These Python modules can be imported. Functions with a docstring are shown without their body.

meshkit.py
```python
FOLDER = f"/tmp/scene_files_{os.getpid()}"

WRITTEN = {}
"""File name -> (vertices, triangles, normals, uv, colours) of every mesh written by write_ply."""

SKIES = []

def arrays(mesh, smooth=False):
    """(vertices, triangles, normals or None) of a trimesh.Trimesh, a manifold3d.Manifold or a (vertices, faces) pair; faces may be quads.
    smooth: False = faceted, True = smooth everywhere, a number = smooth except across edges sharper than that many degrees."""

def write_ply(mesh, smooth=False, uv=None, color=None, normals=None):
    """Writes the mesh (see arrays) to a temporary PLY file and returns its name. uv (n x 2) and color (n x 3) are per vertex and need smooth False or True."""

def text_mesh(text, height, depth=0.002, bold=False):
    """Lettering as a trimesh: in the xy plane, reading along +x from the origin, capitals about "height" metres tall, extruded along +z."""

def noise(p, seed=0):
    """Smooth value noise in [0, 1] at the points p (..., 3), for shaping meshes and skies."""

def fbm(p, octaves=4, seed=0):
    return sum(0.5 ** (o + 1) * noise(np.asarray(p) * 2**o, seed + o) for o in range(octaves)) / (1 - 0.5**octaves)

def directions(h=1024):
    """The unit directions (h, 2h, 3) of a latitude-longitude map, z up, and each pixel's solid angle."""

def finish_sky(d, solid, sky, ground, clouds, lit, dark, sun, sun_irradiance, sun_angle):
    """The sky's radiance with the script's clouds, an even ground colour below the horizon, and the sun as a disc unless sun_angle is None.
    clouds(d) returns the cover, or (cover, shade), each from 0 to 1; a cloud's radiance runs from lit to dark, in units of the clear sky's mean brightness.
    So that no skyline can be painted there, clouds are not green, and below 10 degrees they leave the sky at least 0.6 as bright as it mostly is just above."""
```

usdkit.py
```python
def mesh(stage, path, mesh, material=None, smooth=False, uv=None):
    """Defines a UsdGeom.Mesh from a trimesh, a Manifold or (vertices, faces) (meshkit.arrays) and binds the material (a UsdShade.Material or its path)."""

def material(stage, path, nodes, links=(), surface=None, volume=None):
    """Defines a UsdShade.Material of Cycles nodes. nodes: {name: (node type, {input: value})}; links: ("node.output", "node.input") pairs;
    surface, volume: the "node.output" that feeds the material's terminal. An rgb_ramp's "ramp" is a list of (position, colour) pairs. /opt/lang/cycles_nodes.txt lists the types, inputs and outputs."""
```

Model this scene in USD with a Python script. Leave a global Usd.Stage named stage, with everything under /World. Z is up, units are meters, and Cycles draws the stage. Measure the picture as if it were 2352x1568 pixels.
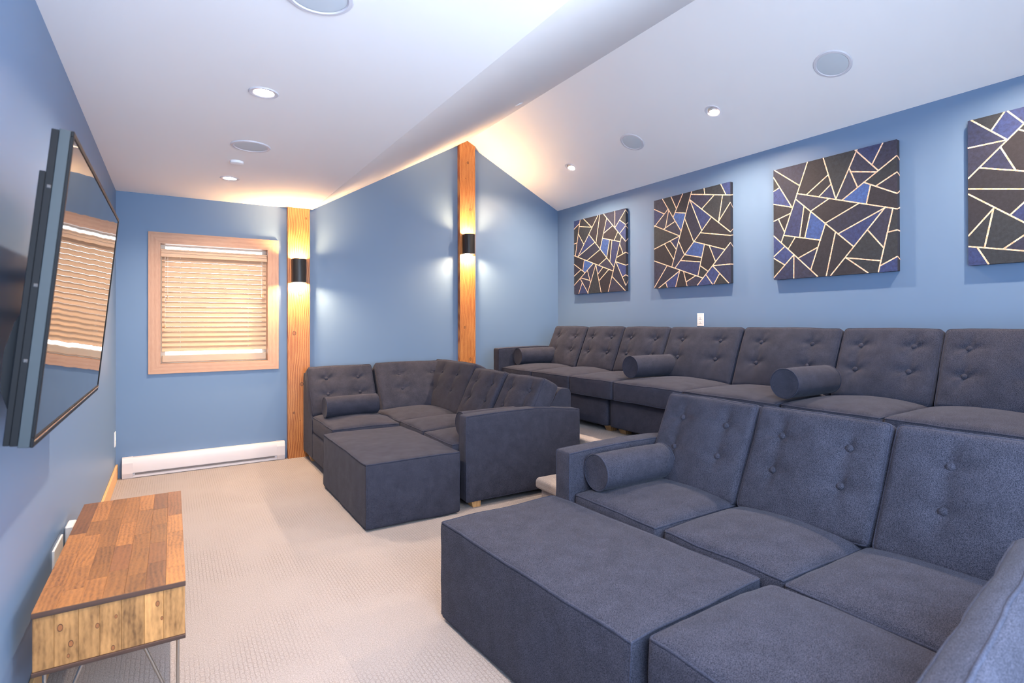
import math, random
import numpy as np, trimesh, manifold3d as m3, usdkit, meshkit
from shapely.geometry import Polygon, LineString, box as sbox, Point
from shapely.ops import polygonize, unary_union
from pxr import Usd, UsdGeom, UsdLux, UsdShade, Gf, Sdf, Vt

stage = Usd.Stage.CreateInMemory()
UsdGeom.SetStageUpAxis(stage, 'Z'); UsdGeom.SetStageMetersPerUnit(stage, 1.0)
UsdGeom.Xform.Define(stage, '/World'); UsdGeom.Scope.Define(stage, '/World/Looks')
rng = random.Random(7)

# ------------------------------------------------------------------ camera, daylight, exposure
FPX, CX, CY = 1249.57, 1176.0, 735.7
CAM = np.array([0.405, -5.683, 1.311]); YAW, PITCH, ROLL = map(math.radians, (31.993, 0.246, -0.139))
EXPOSURE = -0.06
fw = np.array([math.sin(YAW) * math.cos(PITCH), math.cos(YAW) * math.cos(PITCH), math.sin(PITCH)])
rt = np.array([math.cos(YAW), -math.sin(YAW), 0.0]); up = np.cross(rt, fw)
rt, up = rt * math.cos(ROLL) + up * math.sin(ROLL), -rt * math.sin(ROLL) + up * math.cos(ROLL)
cam = UsdGeom.Camera.Define(stage, '/World/Camera')
AP = 36.0
cam.CreateHorizontalApertureAttr(AP); cam.CreateVerticalApertureAttr(AP * 1568 / 2352)
cam.CreateFocalLengthAttr(FPX / 2352 * AP)
cam.CreateHorizontalApertureOffsetAttr((1176.0 - CX) / 2352 * AP)
cam.CreateVerticalApertureOffsetAttr((CY - 784.0) / 2352 * AP)
cam.CreateClippingRangeAttr(Gf.Vec2f(0.03, 1000.0))
cam.CreateExposureAttr(EXPOSURE)
cam.CreateFStopAttr(3.8); cam.CreateFocusDistanceAttr(3.6)
mm = Gf.Matrix4d(*rt, 0, *up, 0, *(-fw), 0, *CAM, 1)
cam.AddTransformOp().Set(mm)

dome = UsdLux.DomeLight.Define(stage, '/World/sky')
dome.CreateColorAttr(Gf.Vec3f(0.86, 0.93, 1.0)); dome.CreateIntensityAttr(2.6)

BACK_Y = -5.95  # rear wall plane, out of view; distance chosen for the window light
def rect_light(name, center, w, h, rot, color, power):
    L = UsdLux.RectLight.Define(stage, '/World/' + name)
    L.CreateWidthAttr(w); L.CreateHeightAttr(h); L.CreateColorAttr(Gf.Vec3f(*color)); L.CreateIntensityAttr(power)
    L.AddTranslateOp().Set(Gf.Vec3d(*center)); L.AddRotateXYZOp().Set(Gf.Vec3f(*rot))
    return L
# cool light of an unseen window behind the camera, placed to light the room
rect_light('daylight_window', (1.5, BACK_Y - 0.02, 1.45), 2.5, 1.7, (90, 0, 0), (0.47, 0.69, 1.0), 8.8)
SPOT_W, SPOT_W2, SCONCE_W = 6800.0, 14000.0, 2300.0     # strength of the lamps' emitting lenses

# ------------------------------------------------------------------ materials
LOOK = '/World/Looks/'
MATS = {}
def mat(name, nodes, links, surface='p.BSDF'):
    MATS[name] = usdkit.material(stage, LOOK + name, nodes, links, surface=surface); return MATS[name]
def plain(name, col, rough=0.5, **kw):
    return mat(name, {'p': ('principled_bsdf', {'base_color': col, 'roughness': rough, **kw})}, [])
def paint(name, col, rough=0.55, scale=260.0, strength=0.06):
    return mat(name, {'g': ('geometry', {}), 'n': ('noise_texture', {'scale': scale, 'detail': 2.0}), 'b': ('bump', {'strength': strength, 'distance': 0.003}),
        'p': ('principled_bsdf', {'base_color': col, 'roughness': rough})},
        [('g.position', 'n.vector'), ('n.fac', 'b.height'), ('b.normal', 'p.normal')])
paint('wall_blue', (0.135, 0.218, 0.358), 0.42, 260.0, 0.04)
paint('ceiling_white', (0.87, 0.85, 0.865), 0.7)
plain('white_plastic', (0.82, 0.80, 0.80), 0.4)
plain('heater_white', (0.64, 0.60, 0.62), 0.4)
plain('dark_slot', (0.05, 0.05, 0.055), 0.6)
plain('slot_brown', (0.22, 0.19, 0.18), 0.6)
plain('grille_grey', (0.56, 0.60, 0.65), 0.7)
plain('speaker_rim', (0.64, 0.62, 0.67), 0.5)
plain('black_plastic', (0.008, 0.009, 0.011), 0.5, specular_ior_level=0.15)
plain('black_metal', (0.018, 0.018, 0.02), 0.38, metallic=0.3)
plain('steel', (0.42, 0.40, 0.37), 0.32, metallic=1.0)
plain('tv_edge', (0.024, 0.033, 0.040), 0.4)
plain('brass', (0.75, 0.48, 0.26), 0.25, metallic=1.0)
plain('reflector', (0.85, 0.83, 0.80), 0.25, metallic=0.6)
plain('cord_white', (0.85, 0.83, 0.8), 0.6)
plain('tassel', (0.45, 0.33, 0.2), 0.5)

def fabric(name, c0, c1, k=1.0):
    return mat(name, {'g': ('geometry', {}),
        'mx': ('mapping', {'scale': (1.0, 1.0, 1.0), 'rotation': (0.5, 0.6, 0.4)}),
        'n': ('noise_texture', {'scale': 480.0 * k, 'detail': 2.0, 'roughness': 0.6}),
        'n2': ('noise_texture', {'scale': 14.0, 'detail': 3.0}),
        'r': ('rgb_ramp', {'ramp': [(0.36, c0), (0.50, tuple((a + b) / 2 for a, b in zip(c0, c1))), (0.64, c1)]}),
        'r2': ('rgb_ramp', {'ramp': [(0.3, (0.86, 0.86, 0.86)), (0.7, (1.1, 1.1, 1.1))]}),
        'm': ('mix_color', {'blend_type': 'multiply', 'fac': 1.0, 'use_clamp': False}),
        'b': ('bump', {'strength': 0.25, 'distance': 0.001}),
        'p': ('principled_bsdf', {'roughness': 0.92, 'sheen_weight': 0.06, 'sheen_roughness': 0.4, 'sheen_tint': (0.7, 0.75, 0.9), 'specular_ior_level': 0.1})},
        [('g.position', 'mx.vector'), ('mx.vector', 'n.vector'), ('g.position', 'n2.vector'), ('n.fac', 'r.fac'), ('n2.fac', 'r2.fac'), ('r.color', 'm.a'), ('r2.color', 'm.b'),
         ('m.result', 'p.base_color'), ('n.fac', 'b.height'), ('b.normal', 'p.normal')])
fabric('sofa_fabric', (0.006, 0.0085, 0.016), (0.060, 0.0625, 0.092))
fabric('piping_fabric', (0.013, 0.016, 0.03), (0.05, 0.055, 0.085))

def wood(name, dark, light, axis, ring=30.0, dist=14.0, stretch=0.1, rough=0.45, rand=0.0, ds=0.2, wv=0.55, blf=0.4, bls=7.0):
    sc = [1.0, 1.0, 1.0]; sc[axis] = stretch
    nodes = {'g': ('geometry', {}), 'oi': ('object_info', {}), 'off': ('vector_math', {'math_type': 'multiply_add', 'vector2': (7.0, 5.0, 9.0)}),
        'mp': ('mapping', {'scale': tuple(sc)}),
        'w': ('wave_texture', {'wave_type': 'bands', 'bands_direction': 'x' if axis != 0 else 'z', 'profile': 'sine', 'scale': ring, 'distortion': dist, 'detail': 2.5, 'detail_scale': ds, 'detail_roughness': 0.5}),
        'f': ('noise_texture', {'scale': 170.0, 'detail': 3.0}), 'bl': ('noise_texture', {'scale': bls, 'detail': 3.0}),
        'm1': ('mix_float', {'fac': wv}), 'm2': ('mix_float', {'fac': blf}),
        'r': ('rgb_ramp', {'ramp': [(0.32, light), (0.5, tuple(0.4 * p + 0.6 * q for p, q in zip(dark, light))), (0.70, dark)]}),
        'h': ('hsv', {'hue': 0.5, 'saturation': 1.0, 'value': 1.0}),
        'mr': ('map_range', {'from_min': 0.0, 'from_max': 1.0, 'to_min': 1.0 - rand, 'to_max': 1.0 + rand * 0.6}),
        'b': ('bump', {'strength': 0.10, 'distance': 0.002}), 'p': ('principled_bsdf', {'roughness': rough})}
    links = [('g.position', 'off.vector3'), ('oi.random', 'off.vector1'), ('off.vector', 'mp.vector'), ('mp.vector', 'w.vector'), ('mp.vector', 'f.vector'), ('mp.vector', 'bl.vector'),
        ('w.fac', 'm1.a'), ('f.fac', 'm1.b'), ('m1.result', 'm2.a'), ('bl.fac', 'm2.b'), ('m2.result', 'r.fac'), ('r.color', 'h.color'), ('oi.random', 'mr.value'), ('mr.result', 'h.value'),
        ('h.color', 'p.base_color'), ('m1.result', 'b.height'), ('b.normal', 'p.normal')]
    return mat(name, nodes, links)
wood('fir_post', (0.27, 0.075, 0.016), (0.54, 0.225, 0.065), 2, 20.0, 17.0, 0.55, wv=0.35)
wood('fir_trim_h', (0.42, 0.22, 0.135), (0.55, 0.325, 0.21), 0, 10.0, 5.0, wv=0.8)
wood('fir_trim_v', (0.42, 0.22, 0.135), (0.55, 0.325, 0.21), 2, 10.0, 5.0, wv=0.8)
wood('fir_base', (0.56, 0.30, 0.12), (0.72, 0.43, 0.19), 1, 8.0, 5.0)
wood('block_top', (0.10, 0.036, 0.011), (0.36, 0.150, 0.040), 1, 20.0, 14.0, 0.3, 0.46, 0.38, 0.4, 0.78, 0.5)
wood('block_top_dark', (0.07, 0.026, 0.010), (0.22, 0.085, 0.028), 1, 20.0, 14.0, 0.3, 0.46, 0.25, 0.4, 0.78, 0.5)
wood('block_edge', (0.035, 0.017, 0.012), (0.09, 0.042, 0.027), 0, 10.0, 5.0, 0.1, 0.6, 0.25)
wood('pine_end', (0.15, 0.068, 0.020), (0.58, 0.29, 0.10), 2, 22.0, 12.0, 0.3, 0.5, 0.30, 0.4, 0.78, 0.66, 26.0)
wood('leg_wood', (0.42, 0.22, 0.085), (0.6, 0.36, 0.16), 2, 12.0, 4.0)
plain('knot', (0.085, 0.032, 0.012), 0.5)
plain('knot_heart', (0.26, 0.095, 0.03), 0.5)

# carpet: looped rows with a sculpted pattern that comes and goes
def carpet(name, c0, c1):
    mat(name, {'g': ('geometry', {}), 'mp': ('mapping', {'rotation': (0, 0, math.pi / 2)}), 'wb': ('noise_texture', {'scale': 60.0, 'detail': 1.0}), 'wo': ('vector_math', {'math_type': 'multiply_add', 'vector2': (0.008, 0.008, 0.0)}),
        'br': ('brick_texture', {'scale': 1.0, 'brick_width': 0.030, 'row_height': 0.016, 'mortar_size': 0.0034, 'mortar_smooth': 0.9, 'color1': (1, 1, 1), 'color2': (0.8, 0.8, 0.8), 'mortar': (0, 0, 0)}),
        'n': ('noise_texture', {'scale': 210.0, 'detail': 3.0, 'roughness': 0.7}), 'big': ('noise_texture', {'scale': 2.2, 'detail': 2.0, 'distortion': 0.4}),
        'msk': ('map_range', {'from_min': 0.38, 'from_max': 0.62, 'to_min': 0.06, 'to_max': 0.8, 'clamp': True}),
        'inv': ('math', {'math_type': 'multiply'}),
        'r': ('rgb_ramp', {'ramp': [(0.3, c0), (0.7, c1)]}),
        'dk': ('mix_color', {'blend_type': 'multiply', 'b': (0.78, 0.75, 0.73)}),
        'ht': ('math', {'math_type': 'multiply_add', 'value2': -0.9}),
        'b': ('bump', {'strength': 0.36, 'distance': 0.006}),
        'p': ('principled_bsdf', {'roughness': 0.97, 'specular_ior_level': 0.08, 'sheen_weight': 0.15})},
        [('g.position', 'mp.vector'), ('g.position', 'wb.vector'), ('wb.color', 'wo.vector1'), ('mp.vector', 'wo.vector3'), ('wo.vector', 'br.vector'), ('g.position', 'n.vector'), ('g.position', 'big.vector'), ('big.fac', 'msk.value'),
         ('br.fac', 'inv.value1'), ('msk.result', 'inv.value2'), ('n.fac', 'r.fac'), ('r.color', 'dk.a'), ('inv.value', 'dk.fac'), ('dk.result', 'p.base_color'),
         ('inv.value', 'ht.value1'), ('n.fac', 'ht.value3'), ('ht.value', 'b.height'), ('b.normal', 'p.normal')])
carpet('carpet', (0.215, 0.188, 0.183), (0.405, 0.366, 0.360))

mat('blind_slat', {'d': ('diffuse_bsdf', {'color': (0.62, 0.44, 0.31)}), 't': ('translucent_bsdf', {'color': (0.90, 0.66, 0.46)}), 'm': ('mix_closure', {'fac': 0.10})},
    [('d.BSDF', 'm.closure1'), ('t.BSDF', 'm.closure2')], 'm.closure')
plain('blind_rail', (0.62, 0.42, 0.28), 0.5)
plain('sash_white', (0.74, 0.66, 0.55), 0.5)
plain('rail_cream', (0.46, 0.37, 0.28), 0.5)
mat('pane_glass', {'t': ('transparent_bsdf', {'color': (0.97, 0.98, 0.98)}), 'g': ('glossy_bsdf', {'roughness': 0.02, 'color': (0.9, 0.9, 0.9)}), 'f': ('fresnel', {'IOR': 1.45}), 'm': ('mix_closure', {})},
    [('f.fac', 'm.fac'), ('t.BSDF', 'm.closure1'), ('g.BSDF', 'm.closure2')], 'm.closure')
mat('tv_screen', {'g': ('geometry', {}), 'n': ('noise_texture', {'scale': 5.0, 'detail': 1.0}), 'b': ('bump', {'strength': 0.05, 'distance': 0.02}),
    'p': ('principled_bsdf', {'base_color': (0.006, 0.006, 0.008), 'roughness': 0.03, 'ior': 2.2})}, [('g.position', 'n.vector'), ('n.fac', 'b.height'), ('b.normal', 'p.normal')])
def glow(name, col, k): mat(name, {'e': ('emission', {'color': col, 'strength': k})}, [], 'e.emission')
glow('lamp_spot', (1.0, 0.76, 0.55), SPOT_W)
glow('lamp_spot_slope', (1.0, 0.75, 0.53), SPOT_W2)
glow('lamp_sconce', (1.0, 0.60, 0.27), SCONCE_W)
glow('lamp_sconce_down', (1.0, 0.64, 0.33), SCONCE_W * 1.25)
# the printed canvas: colour per cell comes from the mesh
mat('canvas_print', {'a': ('attribute', {'attribute': 'displayColor'}), 'g': ('geometry', {}), 'n': ('noise_texture', {'scale': 45.0, 'detail': 5.0, 'roughness': 0.75}),
    'r': ('rgb_ramp', {'ramp': [(0.3, (0.6, 0.6, 0.6)), (0.7, (1.45, 1.45, 1.45))]}), 'm': ('mix_color', {'blend_type': 'multiply', 'fac': 1.0, 'use_clamp': False}), 'p': ('principled_bsdf', {'roughness': 0.7})},
    [('a.color', 'm.a'), ('g.position', 'n.vector'), ('n.fac', 'r.fac'), ('r.color', 'm.b'), ('m.result', 'p.base_color')])
mat('print_gold', {'g': ('geometry', {}), 'n': ('noise_texture', {'scale': 60.0, 'detail': 3.0}), 'r': ('rgb_ramp', {'ramp': [(0.35, (0.62, 0.36, 0.22)), (0.65, (0.86, 0.66, 0.50))]}), 'p': ('principled_bsdf', {'roughness': 0.6})},
    [('g.position', 'n.vector'), ('n.fac', 'r.fac'), ('r.color', 'p.base_color')])
plain('canvas_edge', (0.02, 0.022, 0.035), 0.7)

# ------------------------------------------------------------------ helpers
USED = {}
def path_of(name, parent=None):
    base = (str(parent.GetPath()) if parent else '/World') + '/'
    k = USED.get(base + name, -1) + 1; USED[base + name] = k
    return base + (name if k == 0 else f'{name}_{k:03d}')
ORIG = {}
def origin(prim):
    o = np.zeros(3)
    while prim and str(prim.GetPath()) != '/World':
        o = o + ORIG.get(str(prim.GetPath()), np.zeros(3)); prim = prim.GetParent()
    return o
def arr(m):
    return meshkit.arrays(m)[:2]
def obj(name, mesh, m, parent=None, smooth=False, label=None, kind=None, at=None):
    """one Mesh prim; the mesh is given in world coordinates (or in the parent's when the parent stands at 0)"""
    v, f = arr(mesh); v = np.array(v, float) - origin(parent)
    p = path_of(name, parent)
    g = usdkit.mesh(stage, p, trimesh.Trimesh(v, f, process=False), MATS[m], smooth=smooth)
    pr = g.GetPrim()
    if at is not None:   # give the mesh an origin of its own (for object coordinates)
        pts = np.array(g.GetPointsAttr().Get()) - np.asarray(at, float); g.GetPointsAttr().Set(Vt.Vec3fArray.FromNumpy(pts.astype(np.float32)))
        g.AddTranslateOp().Set(Gf.Vec3d(*map(float, at)))
    if label: pr.SetCustomDataByKey('label', label)
    if kind: pr.SetCustomDataByKey('kind', kind)
    return pr
def tag(pr, label=None, cat=None, group=None, kind=None):
    for k, v in (('label', label), ('category', cat), ('group', group), ('kind', kind)):
        if v: pr.SetCustomDataByKey(k, v)
    return pr
def thing(name, label, cat, loc=(0, 0, 0), group=None, kind=None):
    p = path_of(name); x = UsdGeom.Xform.Define(stage, p); loc = tuple(map(float, loc)); x.AddTranslateOp().Set(Gf.Vec3d(*loc)); ORIG[p] = np.array(loc)
    return tag(x.GetPrim(), label, cat, group, kind)
def dup(root, name, label, loc, group=None, M=None):
    was = root.GetCustomData(); p = path_of(name); x = UsdGeom.Xform.Define(stage, p)
    if M is None: x.AddTranslateOp().Set(Gf.Vec3d(*map(float, loc)))
    else: x.AddTransformOp().Set(Gf.Matrix4d(*np.asarray(M, float).T.ravel().tolist()))
    r = x.GetPrim(); r.GetReferences().AddInternalReference(root.GetPath()); r.SetInstanceable(True)
    return tag(r, label, was['category'], group or was.get('group'))

cat_ = trimesh.util.concatenate
def bx(x0, x1, y0, y1, z0, z1):
    b = trimesh.creation.box((abs(x1 - x0), abs(y1 - y0), abs(z1 - z0))); b.apply_translation(((x0 + x1) / 2, (y0 + y1) / 2, (z0 + z1) / 2)); return b
def cbx(x0, x1, y0, y1, z0, z1, c=0.004):
    """box with chamfered edges"""
    h = np.array([abs(x1 - x0), abs(y1 - y0), abs(z1 - z0)]) / 2; c = min(c, h.min() * 0.45); P = []
    for s in np.ndindex(2, 2, 2):
        s = np.array(s) * 2 - 1
        for k in range(3):
            q = h - c; q[k] = h[k]; P.append(s * q)
    m = trimesh.convex.convex_hull(np.array(P)); m.apply_translation(((x0 + x1) / 2, (y0 + y1) / 2, (z0 + z1) / 2)); return m
def prism(poly, axis, a, b):
    """extrudes a shapely polygon given in the two other axes (in x,y,z order) from a to b along axis"""
    m = trimesh.creation.extrude_polygon(poly, abs(b - a), engine='earcut'); v = m.vertices.copy(); t = v[:, 2] + min(a, b)
    w = {0: (t, v[:, 0], v[:, 1]), 1: (v[:, 0], t, v[:, 1]), 2: (v[:, 0], v[:, 1], t)}[axis]
    m = trimesh.Trimesh(np.stack(w, 1), m.faces, process=False); m.fix_normals(); return m
def rprism(pts, r, axis, a, b):
    return prism(Polygon(pts).buffer(-r).buffer(r, quad_segs=5), axis, a, b)
def tube(P, r, sides=8, closed=False):
    P = np.asarray(P, float); n = len(P)
    t = np.roll(P, -1, 0) - np.roll(P, 1, 0) if closed else np.gradient(P, axis=0)
    t /= np.linalg.norm(t, axis=1, keepdims=True) + 1e-12
    a = np.cross(t[0], (0, 0, 1.0) if abs(t[0][2]) < 0.9 else (1.0, 0, 0)); A = []
    for k in range(n):
        a = a - t[k] * (a @ t[k]); a /= np.linalg.norm(a) + 1e-12; A.append(a)
    A = np.array(A); B = np.cross(t, A); an = np.arange(sides) * 2 * np.pi / sides
    rr = np.broadcast_to(r, (n,))[:, None, None]
    v = P[:, None] + rr * (np.cos(an)[None, :, None] * A[:, None] + np.sin(an)[None, :, None] * B[:, None]); f = []
    for i in range(n if closed else n - 1):
        for j in range(sides):
            p, q, s, w = i * sides + j, i * sides + (j + 1) % sides, ((i + 1) % n) * sides + (j + 1) % sides, ((i + 1) % n) * sides + j
            f += [(p, q, s), (p, s, w)]
    v = v.reshape(-1, 3)
    if not closed:
        v = np.vstack([v, P[0], P[-1]]); c0, c1 = n * sides, n * sides + 1
        for j in range(sides): f += [(c0, (j + 1) % sides, j), (c1, (n - 1) * sides + j, (n - 1) * sides + (j + 1) % sides)]
    return trimesh.Trimesh(v, f, process=False)
def lathe(prof, seg=40):
    """(radius, z) profile round the z axis"""
    m = trimesh.creation.revolve(np.array(prof, float), sections=seg); m.fix_normals(); return m
def frame_M(o, x, y, z):
    M = np.eye(4); M[:3, 0], M[:3, 1], M[:3, 2], M[:3, 3] = x, y, z, o; return M
def gridbox(h, n):
    V, F, idx = [], [], {}
    def vid(p):
        k = tuple(np.round(p, 6))
        if k not in idx: idx[k] = len(V); V.append(p)
        return idx[k]
    for ax in range(3):
        u, w = [(1, 2), (2, 0), (0, 1)][ax]
        for s in (-1, 1):
            gu, gw = np.linspace(-h[u], h[u], n[u] + 1), np.linspace(-h[w], h[w], n[w] + 1); I = np.zeros((n[u] + 1, n[w] + 1), int)
            for i, a in enumerate(gu):
                for j, b in enumerate(gw):
                    p = np.zeros(3); p[ax], p[u], p[w] = s * h[ax], a, b; I[i, j] = vid(p)
            for i in range(n[u]):
                for j in range(n[w]):
                    q = [I[i, j], I[i + 1, j], I[i + 1, j + 1], I[i, j + 1]]
                    if s < 0: q = q[::-1]
                    F += [(q[0], q[1], q[2]), (q[0], q[2], q[3])]
    return np.array(V), np.array(F)
class Pillow:
    """a stuffed cushion: local x width, y height, z thickness (front +z)"""
    def __init__(s, w, h, t, r=0.022, crown=0.028, back=0.01, dimples=(), seed=0, wob=0.010, side=0.006):
        s.h = np.array([w, h, t]) / 2; s.r = r; s.crown, s.back, s.dim, s.seed, s.wob, s.side = crown, back, dimples, seed, wob, side
    def deform(s, P):
        h, r = s.h, s.r; I = np.clip(P, -(h - r), h - r); d = P - I; L = np.linalg.norm(d, axis=1, keepdims=True)
        p = I + r * d / np.maximum(L, 1e-9); u, v, w = (P / h).T
        q = np.clip(1 - u * u, 0, 1) * np.clip(1 - v * v, 0, 1)
        p[:, 2] += np.where(w > 0, s.crown, -s.back) * q ** 0.62 * np.sign(w) * np.sign(w) * np.abs(w)
        p[:, 0] += s.side * np.sign(u) * np.clip(1 - v * v, 0, 1) * np.clip(1 - w * w * 0.6, 0, 1) * np.abs(u)
        p[:, 1] += s.side * np.sign(v) * np.clip(1 - u * u, 0, 1) * np.clip(1 - w * w * 0.6, 0, 1) * np.abs(v)
        for (a, b) in s.dim:
            dd = np.hypot(P[:, 0] - a, P[:, 1] - b); ang = np.arctan2(P[:, 1] - b, P[:, 0] - a)
            k = np.where(w > 0, np.clip(w, 0, 1) ** 3, 0)
            p[:, 2] -= k * (0.014 * np.exp(-(dd / 0.026) ** 2) + 0.017 * np.exp(-(dd / 0.075) ** 2) * (1 + 0.35 * np.cos(4 * ang)))
        W = np.stack([meshkit.fbm(P * 5.0 + s.seed * 3.7 + k * 11.3, 3, seed=s.seed * 3 + k) for k in range(3)], 1) - 0.5
        return p + W * s.wob * np.array([1.0, 1.0, 1.0])
    def body(s, n=(26, 22, 6)):
        V, F = gridbox(s.h, n)
        # crowd the grid lines towards the edges so that the rounding is kept
        T = V / s.h; T = np.sign(T) * (1 - (1 - np.abs(T)) ** 1.35); V = T * s.h
        return s.deform(V), F
    def seam(s, z=1, n=160):
        a, b, c = s.h; per = np.linspace(0, 4, n, endpoint=False); P = []
        for t in per:
            k, e = int(t), (t % 1) * 2 - 1
            P.append([(e * a, -b), (a, e * b), (-e * a, b), (-a, -e * b)][k])
        P = np.array([(x, y, z * c) for x, y in P]); return s.deform(P)
    def at(s, x, y): return s.deform(np.array([[x, y, s.h[2]]]))[0]
def apply(M, P): return np.asarray(P) @ M[:3, :3].T + M[:3, 3]
def put_cushion(parent, name, pw, M, buttons=True, back_seam=True, n=(26, 22, 6), rp=0.0046):
    V, F = pw.body(n); o = obj(name, (apply(M, V), F), 'sofa_fabric', parent, smooth=60)
    obj('piping', tube(apply(M, pw.seam(1)), rp, 6, True), 'piping_fabric', o, smooth=60)
    if back_seam: obj('piping', tube(apply(M, pw.seam(-1)), rp, 6, True), 'piping_fabric', o, smooth=60)
    if buttons:
        for a, b in pw.dim:
            s = trimesh.creation.icosphere(2, 1.0); s.apply_scale((0.0155, 0.0155, 0.0095)); c = pw.at(a, b) + (0, 0, 0.0115)
            obj('button', (apply(M, s.vertices + c), s.faces), 'sofa_fabric', o, smooth=True)
    return o

# ------------------------------------------------------------------ the room
W, H, GX, RX, RZ, HE = 4.659, 2.44, 1.585, 3.315, 3.425, 2.762
T = 0.12
RISE, RISER_X = 0.375, 3.22
obj('floor', bx(-T, W + T, BACK_Y - T, T, -T, 0), 'carpet', kind='structure')
obj('wall_left', bx(-T, 0, BACK_Y, T, 0, H + 0.1), 'wall_blue', kind='structure')
obj('wall_right', bx(W, W + T, BACK_Y, T, 0, HE + 0.03), 'wall_blue', kind='structure')
gable = Polygon([(0, 0), (W, 0), (W, HE + 0.04), (RX, RZ + 0.04), (GX, H + 0.04), (0, H + 0.04)])
WX0, WX1, WZ0, WZ1 = 0.318, 1.182, 0.956, 2.014          # clear opening of the blind window
obj('wall_far', prism(gable.difference(sbox(WX0 - 0.012, WZ0 - 0.012, WX1 + 0.012, WZ1 + 0.012)), 1, 0, T), 'wall_blue', kind='structure')
obj('wall_rear', prism(gable.difference(sbox(0.25, 0.60, 2.75, 2.30)), 1, BACK_Y - T, BACK_Y), 'wall_blue', kind='structure')  # unseen wall, set close so the light from its opening falls off
sec = Polygon([(-T, H), (GX, H), (RX, RZ), (W, HE), (W + T, HE - 0.06), (W + T, HE + 0.16), (RX, RZ + 0.22), (GX - 0.05, H + 0.2), (-T, H + 0.2)])
ceil = prism(sec, 1, BACK_Y - T, T)
cm = m3.Manifold(m3.Mesh(np.asarray(ceil.vertices, np.float32), np.asarray(ceil.faces, np.uint32)))
slope_n = np.array([HE - RZ, 0, -(W - RX)]); slope_n = slope_n / np.linalg.norm(slope_n); slope_n *= -np.sign(slope_n[2])     # points down into the room
slope_n = -slope_n if slope_n[2] > 0 else slope_n
slope_x = np.array([W - RX, 0, HE - RZ]); slope_x /= np.linalg.norm(slope_x)
def slope_pt(x, y): return np.array([x, y, RZ + (HE - RZ) * (x - RX) / (W - RX)])
# light fittings point along local -z; this turns local -z into the slope's downward normal
M_FLAT = lambda x, y: frame_M((x, y, H), (1, 0, 0), (0, 1, 0), (0, 0, 1))
M_SLOPE = lambda x, y: frame_M(slope_pt(x, y), slope_x, (0, 1, 0), -slope_n)
SPOTS_FLAT = [(0.785, -0.93), (0.785, -2.785), (0.785, -4.68)]
SPOTS_SLOPE = [(4.124, -0.951), (4.124, -2.81), (4.124, -4.73)]
for Mx, R in [(M_FLAT(*q), 0.052) for q in SPOTS_FLAT] + [(M_SLOPE(*q), 0.047) for q in SPOTS_SLOPE]:
    c = trimesh.creation.cylinder(R, 0.16, sections=40); v = apply(Mx, c.vertices)
    cm = cm - m3.Manifold(m3.Mesh(np.asarray(v, np.float32), np.asarray(c.faces, np.uint32)))
obj('ceiling', cm, 'ceiling_white', kind='structure')
obj('riser', rprism([(RISER_X, -0.05), (W, -0.05), (W, RISE), (RISER_X, RISE)], 0.02, 1, BACK_Y, 0), 'carpet', kind='structure')
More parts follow.
